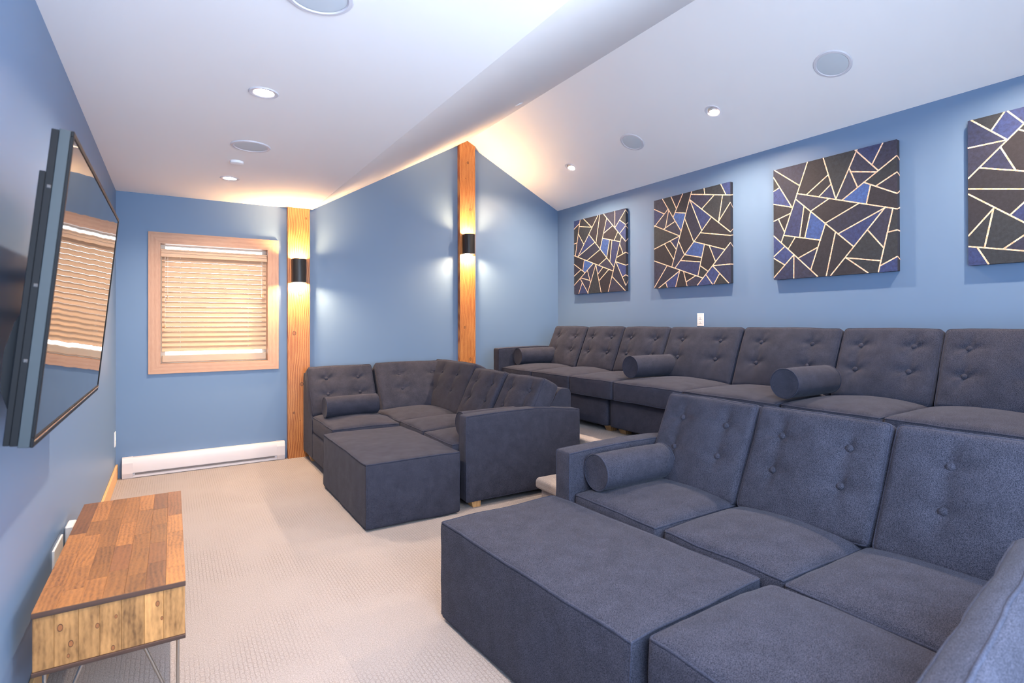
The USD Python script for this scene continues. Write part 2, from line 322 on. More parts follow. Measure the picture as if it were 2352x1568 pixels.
# carpeted step between the two corner sofas, with rounded nosing
st = thing('carpeted_step', 'beige carpeted step up to the raised platform between the two corner sofas', 'step', (2.93, -2.85, 0), kind='structure')
stp = Polygon([(2.66, 0), (RISER_X, 0), (RISER_X, 0.188), (2.66, 0.188)])
nose = Polygon([(2.628, 0.128), (2.9, 0.128), (2.9, 0.19), (2.628, 0.19)]).buffer(-0.02).buffer(0.02 + 0.008)
obj('riser_block', prism(stp, 1, -3.39, -2.47), 'carpet', st)
obj('nosing', prism(nose, 1, -3.395, -2.455), 'carpet', st, smooth=40)
obj('baseboard_left', cbx(0, 0.016, -5.0, -0.002, 0, 0.122, 0.003), 'fir_base', kind='structure')

# out of view window behind the photographer, sized for the room light: white frame
w2 = thing('window_2', 'unseen white framed window behind the photographer, placed to light the room', 'window', (1.5, BACK_Y, 0.6), kind='structure')
for a in ((0.2, 2.8, 0.54, 0.62), (0.2, 2.8, 2.28, 2.36)): obj('frame_rail', bx(a[0], a[1], BACK_Y - 0.05, BACK_Y + 0.02, a[2], a[3]), 'white_plastic', w2)
for x in (0.2, 2.72): obj('frame_stile', bx(x, x + 0.08, BACK_Y - 0.05, BACK_Y + 0.02, 0.62, 2.28), 'white_plastic', w2)

# ------------------------------------------------------------------ window with blind in the far wall
w1 = thing('window_1', 'square window with a wide mitred light wood casing', 'window', (0.75, 0, WZ0), kind='structure')
OX0, OX1, OZ0, OZ1 = 0.229, 1.280, 0.872, 2.112
def casing(pts): return prism(Polygon(pts), 1, -0.02, 0.0)
obj('casing_rail', casing([(OX0, OZ1), (OX1, OZ1), (WX1, WZ1), (WX0, WZ1)]), 'fir_trim_h', w1)
obj('casing_rail', casing([(OX0, OZ0), (WX0, WZ0), (WX1, WZ0), (OX1, OZ0)]), 'fir_trim_h', w1)
obj('casing_stile', casing([(OX0, OZ0), (OX0, OZ1), (WX0, WZ1), (WX0, WZ0)]), 'fir_trim_v', w1)
obj('casing_stile', casing([(OX1, OZ0), (WX1, WZ0), (WX1, WZ1), (OX1, OZ1)]), 'fir_trim_v', w1)
for a in ((WX0 - 0.012, WX0), (WX1, WX1 + 0.012)): obj('jamb', bx(a[0], a[1], -0.001, T, WZ0 - 0.012, WZ1 + 0.012), 'fir_trim_v', w1)
for a in ((WZ0 - 0.012, WZ0), (WZ1, WZ1 + 0.012)): obj('jamb', bx(WX0, WX1, -0.001, T, a[0], a[1]), 'fir_trim_h', w1)
for a in ((WX0, WX0 + 0.035), (WX1 - 0.035, WX1)): obj('sash_stile', bx(a[0], a[1], 0.085, 0.118, WZ0, WZ1), 'sash_white', w1)
for a in ((WZ0, WZ0 + 0.03), (WZ1 - 0.012, WZ1)): obj('sash_rail', bx(WX0 + 0.035, WX1 - 0.035, 0.085, 0.118, a[0], a[1]), 'sash_white', w1)
obj('pane', bx(WX0 + 0.035, WX1 - 0.035, 0.100, 0.104, WZ0 + 0.03, WZ1 - 0.012), 'pane_glass', w1)

bl = thing('window_blind', 'closed wooden slat blind glowing peach inside the wood cased window', 'blind', (0.75, 0.04, WZ0))
BX0, BX1 = WX0 + 0.011, WX1 - 0.008
obj('valance', cat_([cbx(WX0 + 0.002, WX1 - 0.003, 0.004, 0.016, 1.902, 1.968, 0.003), cbx(WX0 + 0.002, WX1 - 0.003, -0.003, 0.018, 1.956, 1.968, 0.003), cbx(WX0 + 0.002, WX1 - 0.003, -0.001, 0.018, 1.932, 1.942, 0.004), cbx(WX0 + 0.002, WX1 - 0.003, -0.001, 0.018, 1.900, 1.911, 0.003)]), 'blind_rail', bl)
obj('head_rail', cbx(BX0, BX1, 0.02, 0.068, 1.925, 1.962), 'blind_rail', bl)
pitch = 0.0444; SL0 = 1.885; tilt = math.radians(59)
for i in range(19):
    zc = SL0 - i * pitch; n = 6; P0, P1 = [], []
    for k in range(n + 1):
        s = (k / n - 0.5) * 0.050; c = 0.003 * (1 - (2 * k / n - 1) ** 2)
        y = 0.045 + s * math.cos(tilt) + c * math.sin(tilt) * -1; z = zc + s * math.sin(tilt) + c * math.cos(tilt)
        P0.append((y, z)); P1.append((y + 0.0022 * math.sin(tilt), z - 0.0022 * math.cos(tilt)))
    obj('slat', prism(Polygon(P0 + P1[::-1]), 0, BX0 + rng.uniform(-0.001, 0.001), BX1 + rng.uniform(-0.001, 0.001)), 'blind_slat', bl)
obj('bottom_rail', cbx(BX0, BX1, 0.03, 0.056, 0.968, 1.030, 0.004), 'rail_cream', bl)
for x in (0.468, 1.02):
    obj('ladder_cord', tube([(x, 0.052, 1.0), (x, 0.052, 1.94)], 0.003, 6), 'cord_white', bl)
for x, z0 in ((0.352, 1.30), (0.372, 1.56), (1.128, 1.59), (1.142, 1.59)):
    o = obj('pull_cord', tube([(x, -0.001, z0), (x, 0.0, z0 + 0.2), (x, 0.0, 1.905)], 0.001, 6), 'cord_white', bl)
    obj('tassel', (lathe([(0.0, 0.034), (0.003, 0.033), (0.004, 0.02), (0.008, 0.008), (0.0078, 0.002), (0.0, 0.0)], 16).vertices + (x, -0.001, z0 - 0.03), lathe([(0.0, 0.034), (0.003, 0.033), (0.004, 0.02), (0.008, 0.008), (0.0078, 0.002), (0.0, 0.0)], 16).faces), 'tassel', o, smooth=40)

# ------------------------------------------------------------------ timber posts and sconces
def knot(parent, x, y, z, r, tall, squash=1.0):
    def disc(k, d):
        m = lathe([(0.0, d), (r * k, d), (r * k, -0.001), (0.0, -0.001)], 24); m.apply_transform(trimesh.transformations.rotation_matrix(math.pi / 2, (1, 0, 0)))
        return (m.vertices * (squash, 1, tall) + (x, y, z), m.faces)
    o = obj('knot', disc(0.62, 0.0006), 'knot', parent)
    if r > 0.007: obj('knot_heart', disc(0.48, 0.0009), 'knot_heart', o)
def post(name, label, x0, x1, z0, top, knots):
    t = thing(name, label, 'post', ((x0 + x1) / 2, -0.03, z0))
    poly = Polygon([(x0, z0), (x1, z0)] + top)
    m = prism(poly, 1, -0.06, -0.0005)
    obj('timber', m, 'fir_post', t)
    for (u, z, r) in knots:
        x = x0 + u * (x1 - x0); knot(t, x, -0.0598, z, r, 1.15)
    return t
post('timber_post', 'full height orange fir post with knots between the window and the left corner sofa', 1.357, 1.561, 0.0, [(1.561, H), (1.357, H)],
     [(0.82, 2.345, 0.016), (0.56, 1.60, 0.034), (0.28, 1.215, 0.028), (0.62, 0.715, 0.026), (0.27, 0.44, 0.017), (0.55, 0.36, 0.008)])
pz = lambda x: RZ - (abs(x - RX) * ((RZ - H) / (RX - GX) if x < RX else (RZ - HE) / (W - RX)))
post('timber_post', 'tall orange fir post with a pointed top standing under the ceiling ridge', 3.214, 3.414, RISE, [(3.414, pz(3.414) - 0.003), (RX, RZ - 0.003), (3.214, pz(3.214) - 0.003)],
     [(0.52, 3.17, 0.020), (0.38, 2.985, 0.009), (0.68, 2.63, 0.020), (0.30, 1.26, 0.020), (0.66, 0.89, 0.024)])
def sconce(label, x, z0, z1):
    t = thing('wall_sconce', label, 'lamp', (x, -0.06, (z0 + z1) / 2), group=None)
    R, D = 0.064, 0.105
    def dshape(r, d, y0):
        a = np.linspace(0, math.pi, 25); return [(x + r * math.cos(q), y0 - (d - r * 0.75) - r * 0.75 * math.sin(q)) for q in a]
    outer = Polygon([(x + R, -0.0615)] + dshape(R, D, -0.06) + [(x - R, -0.0615)]); inner = outer.buffer(-0.004)
    obj('shade', prism(outer.difference(inner), 2, z0, z1), 'black_metal', t, smooth=35)
    obj('back_plate', bx(x - R + 0.006, x + R - 0.006, -0.0655, -0.061, z0 + 0.012, z1 - 0.012), 'black_metal', t)
    obj('divider', prism(inner, 2, (z0 + z1) / 2 - 0.02, (z0 + z1) / 2 + 0.02), 'black_metal', t)
    for zz, s in ((z0 + 0.022, -1), (z1 - 0.034, 1)):
        l = lathe([(0.0, 0.012), (0.03, 0.009), (0.034, 0.0), (0.0, 0.0)], 24); v = l.vertices * (1, 1, s) + (x, -0.122, zz)
        obj('lens', (v, l.faces if s > 0 else l.faces[:, ::-1]), 'lamp_sconce' if s > 0 else 'lamp_sconce_down', t, smooth=30)
        c = (z0 + z1) / 2 + s * 0.02
        obj('lamp_holder', bx(x - 0.026, x + 0.026, -0.141, -0.089, min(c, zz), max(c, zz)), 'black_metal', t)
sconce('black half round up and down wall sconce on the post beside the window', 1.452, 1.708, 1.936)
sconce('black half round up and down wall sconce on the tall pointed post', 3.310, 2.105, 2.332)

# ------------------------------------------------------------------ ceiling fittings
def downlight(name, label, Mx, R, lamp, kind_d):
    p = path_of(name); xf = UsdGeom.Xform.Define(stage, p); xf.AddTransformOp().Set(Gf.Matrix4d(*Mx.T.ravel().tolist())); t = tag(xf.GetPrim(), label, 'ceiling light')
    obj('trim_ring', lathe([(R - 0.006, 0.0), (R + 0.0, -0.004), (R + 0.014, -0.005), (R + 0.018, -0.001), (R + 0.018, 0.0)], 48), 'speaker_rim', t, smooth=40)
    dep = 0.032 if kind_d == 'flat' else 0.045
    can = lathe([(R - 0.003, -0.002), (R - 0.005, dep * 0.6), (R - 0.018, dep), (0.0, dep + 0.002), (0.0, dep + 0.006), (R - 0.001, dep + 0.006), (R - 0.001, -0.002)], 40)
    obj('reflector', can, 'reflector', t, smooth=30)
    if kind_d == 'flat':
        obj('lens', lathe([(0.0, dep - 0.016), (R * 0.45, dep - 0.012), (R * 0.52, dep - 0.002), (0.0, dep - 0.002)], 32), lamp, t, smooth=40)
    else:   # a lamp on a gimbal, turned to hang straight down out of the sloping ceiling
        G = trimesh.transformations.rotation_matrix(math.atan2(W - RX, RZ - HE) - math.pi / 2, (0, 1, 0)); G[:3, 3] = (0.004, 0, 0.012)
        g = lathe([(0.026, -0.010), (0.029, -0.010), (0.031, 0.012), (0.0, 0.014), (0.0, 0.004), (0.026, 0.004), (0.026, -0.010)], 32); g.apply_transform(G); obj('gimbal', g, 'reflector', t, smooth=40)
        g = lathe([(0.0, -0.005), (0.022, -0.004), (0.0245, -0.001), (0.0245, 0.003), (0.0, 0.003)], 32); g.apply_transform(G); obj('lens', g, lamp, t, smooth=40)
    return t
LF = ['recessed ceiling light nearest the window in the flat ceiling', 'recessed ceiling light between the two speakers of the flat ceiling', 'recessed light in the flat ceiling above the photographer']
t0 = downlight('ceiling_light', LF[0], M_FLAT(*SPOTS_FLAT[0]), 0.051, 'lamp_spot', 'flat')
for q, l in zip(SPOTS_FLAT[1:], LF[1:]): dup(t0, 'ceiling_light', l, None, M=M_FLAT(*q))
LS = ['small bright spotlight in the sloping ceiling, nearest the far wall', 'bright spotlight in the sloping ceiling between its two speakers', 'bright spotlight in the sloping ceiling at the right edge of the photo']
t1 = downlight('ceiling_spotlight', LS[0], M_SLOPE(*SPOTS_SLOPE[0]), 0.046, 'lamp_spot_slope', 'slope')
for q, l in zip(SPOTS_SLOPE[1:], LS[1:]): dup(t1, 'ceiling_spotlight', l, None, M=M_SLOPE(*q))
def speaker(label, Mx):
    p = path_of('ceiling_speaker'); xf = UsdGeom.Xform.Define(stage, p); xf.AddTransformOp().Set(Gf.Matrix4d(*Mx.T.ravel().tolist())); t = tag(xf.GetPrim(), label, 'speaker')
    obj('rim', lathe([(0.094, -0.004), (0.099, -0.008), (0.112, -0.007), (0.117, -0.002), (0.117, 0.0), (0.094, 0.0)], 56), 'speaker_rim', t, smooth=40)
    obj('grille', lathe([(0.0, -0.0055), (0.092, -0.0045), (0.0955, -0.002), (0.0955, 0.0), (0.0, 0.0)], 56), 'grille_grey', t, smooth=40)
    return t
s0 = speaker('round grey speaker in the flat ceiling, nearer the window', M_FLAT(0.83, -1.868))
dup(s0, 'ceiling_speaker', 'round grey speaker in the flat ceiling cut off by the top of the photo', None, M=M_FLAT(0.835, -3.745))
dup(s0, 'ceiling_speaker', 'round grey speaker in the sloping ceiling between its two far spotlights', None, M=M_SLOPE(4.119, -1.906))
dup(s0, 'ceiling_speaker', 'large looking round grey speaker in the sloping ceiling nearest the photographer', None, M=M_SLOPE(4.126, -3.754))
sm = lathe([(0.0, -0.02), (0.036, -0.019), (0.043, -0.014), (0.044, 0.0), (0.0, 0.0)], 40)
tag(obj('smoke_detector', (sm.vertices + (0.787, -1.452, H), sm.faces), 'ceiling_white', smooth=40), 'small flat round cover on the flat ceiling between speaker and far light', 'smoke detector')
sl = np.array([RX - GX, 0, RZ - H]); sl /= np.linalg.norm(sl); nl = np.array([-sl[2], 0, sl[0]])
sp = lathe([(0.0, -0.010), (0.03, -0.009), (0.036, -0.003), (0.036, 0.0), (0.0, 0.0)], 32)
Ms = frame_M((3.035, -1.60, H + (RZ - H) * (3.035 - GX) / (RX - GX)), sl, (0, 1, 0), nl)
tag(obj('sprinkler_cover', (apply(Ms, sp.vertices), sp.faces), 'ceiling_white', smooth=40), 'tiny flat sprinkler cover on the shaded ceiling slope near the ridge', 'sprinkler')

# ------------------------------------------------------------------ heater and wall plates
ht = thing('baseboard_heater', 'long white electric baseboard heater under the window', 'heater', (0.69, -0.035, 0))
HX0, HX1 = 0.047, 1.329
obj('body', prism(Polygon([(-0.002, 0.004), (-0.045, 0.004), (-0.05, 0.03), (-0.045, 0.05), (-0.002, 0.16)]), 0, HX0 + 0.01, HX1 - 0.01), 'heater_white', ht)
obj('front_cover', prism(Polygon([(-0.064, 0.046), (-0.066, 0.052), (-0.063, 0.128), (-0.052, 0.16), (-0.046, 0.171), (-0.003, 0.173), (-0.003, 0.168), (-0.043, 0.166), (-0.058, 0.126), (-0.060, 0.05)]), 0, HX0 + 0.002, HX1 - 0.002), 'heater_white', ht, smooth=25)
for a in ((HX0, HX0 + 0.075), (HX1 - 0.07, HX1)): obj('end_cap', prism(Polygon([(-0.002, 0.002), (-0.055, 0.002), (-0.067, 0.044), (-0.067, 0.053), (-0.0645, 0.13), (-0.052, 0.163), (-0.046, 0.1735), (-0.002, 0.1755)]), 0, a[0], a[1]), 'heater_white', ht)
obj('ledge', cbx(HX0 + 0.075, HX1 - 0.07, -0.0545, -0.03, 0.003, 0.024, 0.002), 'heater_white', ht)
obj('air_slot', bx(HX0 + 0.09, HX1 - 0.09, -0.051, -0.044, 0.026, 0.040), 'slot_brown', ht)
def plate(name, label, cat, c, wy, hz, sx, thick=0.006, slots=True):
    t = thing(name, label, cat, c); x, y, z = c
    obj('plate', cbx(x, x + sx * thick, y - wy / 2, y + wy / 2, z - hz / 2, z + hz / 2, 0.002), 'white_plastic', t)
    if slots:
        for dz in (-0.02, 0.02):
            o = obj('receptacle', cbx(x + sx * thick * 0.5, x + sx * (thick + 0.002), y - 0.016, y + 0.016, z + dz - 0.014, z + dz + 0.014, 0.003), 'white_plastic', t)
            for dy in (-0.006, 0.006): obj('slot', bx(x + sx * thick, x + sx * (thick + 0.0026), y + dy - 0.0012, y + dy + 0.0012, z + dz, z + dz + 0.008), 'dark_slot', o)
            obj('slot', bx(x + sx * thick, x + sx * (thick + 0.0026), y - 0.002, y + 0.002, z + dz - 0.009, z + dz - 0.005), 'dark_slot', o)
    return t
plate('wall_outlet', 'white double wall outlet just above the long back sofa', 'outlet', (W, -2.254, 1.335), 0.076, 0.122, -1)
plate('wall_outlet', 'white wall outlet low on the TV wall beside the window corner', 'outlet', (0.0, -0.10, 0.352), 0.074, 0.12, 1)
plate('cable_plate', 'large white cable plate on the wall behind the wooden console', 'wall plate', (0.0, -2.775, 0.345), 0.21, 0.125, 1, 0.008, False)
ad = thing('power_adaptor', 'white power adaptor plugged in behind the wooden console', 'adaptor', (0.0, -2.545, 0.36))
obj('housing', cbx(0.002, 0.036, -2.60, -2.50, 0.30, 0.415, 0.006), 'white_plastic', ad)
cb = thing('power_cable', 'black cables hanging against the wall behind the console', 'cable', (0.02, -2.66, 0.0))
obj('plug', cbx(0.008, 0.034, -2.675, -2.640, 0.318, 0.352, 0.006), 'black_plastic', cb)
obj('cord', tube([(0.021, -2.66, 0.33), (0.022, -2.68, 0.24), (0.03, -2.70, 0.10), (0.05, -2.72, 0.01)], 0.004), 'black_plastic', cb, smooth=True)
obj('cord', tube([(0.008, -2.80, 0.34), (0.022, -2.82, 0.30), (0.03, -2.83, 0.12), (0.05, -2.84, 0.01)], 0.004), 'black_plastic', cb, smooth=True)

# ------------------------------------------------------------------ the television
tv = thing('television', 'large flat television tilted forward on the left wall reflecting the blind', 'television', (0.1, -3.52, 1.40))
th = 0.1; TW, TH_ = 1.22, 0.704
Mt = frame_M((0.149, -2.909, 1.042), (0, -1, 0), (math.sin(th), 0, math.cos(th)), (-math.cos(th), 0, math.sin(th)))   # local x to the left seen from the wall, y up the screen, z into the wall
def tbx(x0, x1, y0, y1, z0, z1, c=0.003): b = cbx(x0, x1, y0, y1, z0, z1, c); return (apply(Mt, b.vertices), b.faces if np.linalg.det(Mt[:3, :3]) > 0 else b.faces[:, ::-1])
obj('screen', tbx(0.012, TW - 0.012, 0.022, TH_ - 0.012, 0.002, 0.006, 0.0005), 'tv_screen', tv)
for a in ((0, TW, TH_ - 0.012, TH_), (0, TW, 0, 0.022), (0, 0.012, 0.022, TH_ - 0.012), (TW - 0.012, TW, 0.022, TH_ - 0.012)):
    obj('bezel', tbx(a[0], a[1], a[2], a[3], 0.0, 0.0062, 0.001), 'black_plastic', tv)
obj('mid_frame', tbx(0.0, TW, 0.0, TH_, 0.0063, 0.0262, 0.001), 'tv_edge', tv, label='grey metal band round the sides')
obj('back_cover', tbx(0.001, TW - 0.001, 0.003, TH_ - 0.003, 0.0263, 0.040, 0.0012), 'black_plastic', tv)
obj('rear_housing', tbx(0.03, TW - 0.0012, 0.004, TH_ - 0.10, 0.0401, 0.051, 0.0012), 'black_plastic', tv)
hb = rprism([(0.046, 0.06), (0.046, 0.30), (0.060, 0.27), (0.072, 0.20), (0.068, 0.12)], 0.004, 0, 0.10, TW - 0.015)
obj('speaker_bulge', (apply(Mt, hb.vertices[:, [0, 2, 1]]), hb.faces), 'black_plastic', tv)
obj('trim_strip', tbx(0.006, TW - 0.006, TH_ - 0.001, TH_ + 0.0015, 0.001, 0.010, 0.0005), 'brass', tv)
obj('trim_strip', tbx(0.006, TW - 0.006, 0.012, 0.016, -0.0015, 0.004, 0.0005), 'brass', tv)
for u in (0.20, 0.38, 0.62): obj('screw', tbx(TW - 0.006, TW + 0.0005, u * TH_ * 1.3, u * TH_ * 1.3 + 0.008, 0.028, 0.036, 0.002), 'dark_slot', tv)
mb = cat_([bx(0.0, 0.012, -3.20, -2.86, 1.30, 1.52)] + [bx(0.01, 0.12, y - 0.015, y + 0.015, z - 0.02, z + 0.02) for y in (-3.15, -2.95) for z in (1.34, 1.48)])
obj('wall_mount', mb, 'black_metal', tv)

# ------------------------------------------------------------------ wooden media console on hairpin legs
TX0, TX1, TY0, TY1, TZ0, TZ1 = 0.056, 0.443, -3.59, -2.455, 0.278, 0.466
md = thing('media_console', 'low butcher block wooden media console on steel hairpin legs under the television', 'console', (0.25, -3.02, 0))
r2 = random.Random(11); nrow = 7; wr = (TX1 - TX0) / nrow
for k in range(nrow):
    y = TY0; first = True
    while y < TY1 - 1e-6:
        L = r2.uniform(0.18, 0.42) * (0.6 if first else 1); first = False; y1 = y + L
        if TY1 - y1 < 0.1: y1 = TY1
        d = r2.random() < 0.24
        dz = r2.uniform(-0.0003, 0.0002)
        obj('stave', cbx(TX0 + k * wr + 0.00008, TX0 + (k + 1) * wr - 0.00008, y + 0.00008, y1 - 0.00008, TZ1 - 0.016, TZ1 + dz, 0.0005), 'block_top_dark' if d else 'block_top', md); y = y1
obj('front_edge', cbx(TX0, TX1, TY0 - 0.0035, TY0 - 0.0003, TZ1 - 0.0165, TZ1 - 0.0008, 0.0008), 'block_edge', md, label='dark stained end grain edge')
bw = [0.05, 0.058, 0.052, 0.055, 0.06, 0.052, 0.06]; bw = np.cumsum([0] + bw) / sum(bw) * (TX1 - TX0 - 0.004)
for yy in (TY0 + 0.002, TY1 - 0.022):
    for a, b in zip(bw[:-1], bw[1:]):
        obj('end_board', cbx(TX0 + 0.002 + a + 0.0002, TX0 + 0.002 + b - 0.0002, yy + r2.uniform(0, 0.0005), yy + 0.02, TZ0 + 0.0135, TZ1 - 0.0165, 0.0008), 'pine_end', md)
obj('bottom_panel', cbx(TX0, TX1, TY0 - 0.002, TY1, TZ0, TZ0 + 0.013, 0.001), 'block_edge', md, label='dark stained bottom panel')
obj('back_panel', bx(TX0 + 0.004, TX0 + 0.016, TY0 + 0.023, TY1 - 0.023, TZ0 + 0.0135, TZ1 - 0.0165), 'block_edge', md)
kn = random.Random(5)
for (u, z, r) in ((0.17, 0.405, 0.011), (0.235, 0.35, 0.010), (0.52, 0.40, 0.006), (0.40, 0.385, 0.008), (0.80, 0.41, 0.009), (0.50, 0.305, 0.008), (0.83, 0.36, 0.006), (0.22, 0.315, 0.006)):
    knot(md, TX0 + u * (TX1 - TX0), TY0 + 0.002, z, r * 1.3, 1.3, 0.8)
for (ex, ey) in ((TX1 - 0.035, TY0 + 0.06), (TX0 + 0.035, TY0 + 0.06), (TX1 - 0.035, TY1 - 0.06), (TX0 + 0.035, TY1 - 0.06)):
    sx, sy = (1 if ex > 0.25 else -1), (-1 if ey < -3 else 1)
    foot = np.array([ex + sx * 0.012, ey + sy * 0.02, 0.0055])
    a = np.array([ex + sx * 0.014, ey, TZ0]); b = np.array([ex - sx * 0.085, ey + sy * 0.015, TZ0]); d = (b - a) * 0.07
    obj('leg', tube([a, a * 0.1 + foot * 0.9 + (0, 0, 0.008), foot - d * 0.3, foot + d * 0.3, b * 0.12 + foot * 0.88 + (0, 0, 0.012), b], 0.0052, 10), 'steel', md, smooth=40)

# ------------------------------------------------------------------ canvases
SEG = [(160,372,398,517),(478,290,232,1055),(152,440,330,725),(155,575,210,540),(155,697,330,725),(160,858,312,785),(205,845,258,955),(162,1000,575,1378),(162,1192,255,1105),(162,1210,262,1270),(162,1392,345,1180),(350,1185,350,1397),(255,992,600,1037),(362,1010,300,1115),(395,1205,575,1105),(648,882,512,1312),(365,648,915,1098),(445,715,405,1008),(508,765,453,1015),(510,762,680,645),(378,595,1325,742),(625,252,745,645),(673,418,472,602),(698,510,594,617),(940,195,748,644),(925,178,1145,375),(1195,108,1089,322),(1325,235,810,655),(885,388,1130,392),(877,365,950,532),(1012,490,1325,595),(1325,392,1130,522),(1075,512,1035,695),(650,875,965,688),(770,976,1215,728),(1215,725,700,1368),(1050,945,1197,1108),(1285,738,1148,1332),(1242,960,1325,940),(838,1203,1170,1230),(843,1203,1045,1340),(1163,1278,1325,1190),(743,962,658,1370)]
def homography(src, dst):
    A = []
    for (x, y), (u, v) in zip(src, dst): A += [[x, y, 1, 0, 0, 0, -u * x, -u * y, -u], [0, 0, 0, x, y, 1, -v * x, -v * y, -v]]
    return np.linalg.svd(np.array(A, float))[2][-1].reshape(3, 3)
HG = homography([(152, 375), (1325, 80), (1327, 1325), (162, 1412)], [(0, 1), (1, 1), (1, 0), (0, 0)])
def uvp(x, y): q = HG @ (x, y, 1.0); return np.array([q[0] / q[2], q[1] / q[2]])
LINES = []
for s in SEG:
    a, b = uvp(*s[:2]), uvp(*s[2:]); d = (b - a) / np.linalg.norm(b - a); LINES.append((a - d * 0.006, b + d * 0.006))
border = LineString([(0, 0), (1, 0), (1, 1), (0, 1), (0, 0)])
def snapl(a, b):   # run lines that end near the border out to it
    d = b - a
    out = []
    for p, s in ((a, -1), (b, 1)):
        if min(p[0], p[1], 1 - p[0], 1 - p[1]) < 0.022: p = p + s * d / np.linalg.norm(d) * 0.06
        out.append(tuple(p))
    return out
NET = [LineString(snapl(a, b)).intersection(sbox(0, 0, 1, 1)) for a, b in LINES]
NET = [g for g in NET if not g.is_empty]
BAND = unary_union([g.buffer(0.0050, cap_style=2) for g in NET]).intersection(sbox(0.0, 0.0, 1.0, 1.0))
CELLS = list(sbox(0, 0, 1, 1).difference(BAND).geoms)
HUES = [((945, 600), (0.045, 0.115, 0.36)), ((540, 960), (0.035, 0.09, 0.30)), ((350, 850), (0.022, 0.036, 0.125)), ((930, 900), (0.024, 0.042, 0.15)), ((1060, 210), (0.024, 0.042, 0.14)), ((660, 590), (0.02, 0.03, 0.10)),
        ((200, 640), (0.03, 0.055, 0.20)), ((195, 1080), (0.03, 0.055, 0.19)), ((1240, 1270), (0.028, 0.05, 0.17)), ((280, 1320), (0.02, 0.03, 0.09)), ((500, 1190), (0.02, 0.028, 0.085)), ((880, 760), (0.017, 0.022, 0.055)), ((300, 560), (0.018, 0.022, 0.05))]
DK = [(0.013, 0.012, 0.020), (0.014, 0.014, 0.023), (0.017, 0.018, 0.038), (0.019, 0.022, 0.050), (0.016, 0.021, 0.030)]
r3 = random.Random(3); CELLC = []
for c in CELLS:
    col = DK[r3.randrange(len(DK))]
    for (q, h) in HUES:
        if c.contains(Point(*uvp(*q))): col = tuple(0.72 * k for k in h)
    CELLC.append(col)
def canvas(label, y0, rot, name='canvas_picture'):
    S, z0, D = 0.903, 1.66, 0.038; x1 = W - 0.002; xf = x1 - D
    t = thing(name, label, 'picture', (x1, y0 - S / 2, z0), group=None)
    def turn(p):
        p = np.asarray(p, float) - 0.5; c, s = [(1, 0), (0, 1), (-1, 0), (0, -1)][rot]; return np.stack([c * p[..., 0] - s * p[..., 1], s * p[..., 0] + c * p[..., 1]], -1) + 0.5
    def place(p2, dx): q = turn(p2); return np.stack([np.full(len(q), xf - dx), y0 - q[:, 0] * S, z0 + q[:, 1] * S], 1)
    obj('canvas_body', cbx(xf, x1, y0 - S, y0, z0, z0 + S, 0.003), 'canvas_edge', t)
    V, F, C = [], [], []; n = 0
    for c, col in zip(CELLS, CELLC):
        v, f = trimesh.creation.triangulate_polygon(c, engine='earcut'); V.append(place(v, 0.0006)); F.append(np.asarray(f) + n); C += [col] * len(v); n += len(v)
    V, F = np.vstack(V), np.vstack(F); nn = np.cross(V[F[:, 1]] - V[F[:, 0]], V[F[:, 2]] - V[F[:, 0]])[:, 0]; F[nn > 0] = F[nn > 0][:, ::-1]
    pr = obj('printed_facets', (V, F), 'canvas_print', t)
    UsdGeom.PrimvarsAPI(pr).CreatePrimvar('displayColor', Sdf.ValueTypeNames.Color3fArray, 'vertex').Set(Vt.Vec3fArray.FromNumpy(np.array(C, np.float32)))
    G = []
    for g in getattr(BAND, 'geoms', [BAND]):
        m = trimesh.creation.extrude_polygon(g, 0.0008, engine='earcut'); v = place(m.vertices[:, :2], 0.0004); v[:, 0] -= m.vertices[:, 2]; m = trimesh.Trimesh(v, m.faces, process=False); G.append(m)
    # the lines go on round the canvas edges
    for g in NET:
        p = np.array(g.coords)
        for a, b in ((p[0], p[-1]), (p[-1], p[0])):
            for k in range(2):
                for e in (0.0, 1.0):
                    if abs(a[k] - e) < 1e-6:
                        d = (b - a); sl_ = d[1 - k] / max(abs(d[k]), 1e-6); sl_ = max(-1.5, min(1.5, sl_)); j = 1 - k
                        def sp(t_, off): q = np.zeros(2); q[k] = e; q[j] = a[j] + sl_ * t_ / S + off; return q
                        o2 = np.zeros(2); o2[k] = 1 if e else -1; hw = 0.0050
                        Q = np.array([sp(0, -hw), sp(0, hw), sp(D, hw), sp(D, -hw)]); Q = np.clip(Q, 0, 1); q3 = place(Q, 0.0); q3[2:, 0] += D
                        od = turn(o2 + 0.5) - 0.5; q3 = q3 + np.array([0, -od[0], od[1]]) * 0.0008
                        G.append(trimesh.Trimesh(np.vstack([q3, q3 - np.array([0, -od[0], od[1]]) * 0.0007]), [(0, 1, 2), (0, 2, 3), (6, 5, 4), (7, 6, 4)], process=False))
    gm = cat_(G)
    obj('gold_lines', gm, 'print_gold', t)
    return t
canvas('dark blue canvas of gold lined facets, smallest looking, nearest the far corner', -0.390, 2)
canvas('dark blue canvas of gold lined facets, second from the far corner, above the outlet', -1.708, 1)
canvas('dark blue canvas of gold lined facets with bright blue pieces, third from the far corner', -3.021, 0)
canvas('dark blue canvas of gold lined facets cut off by the right edge of the photo', -4.315, 3)

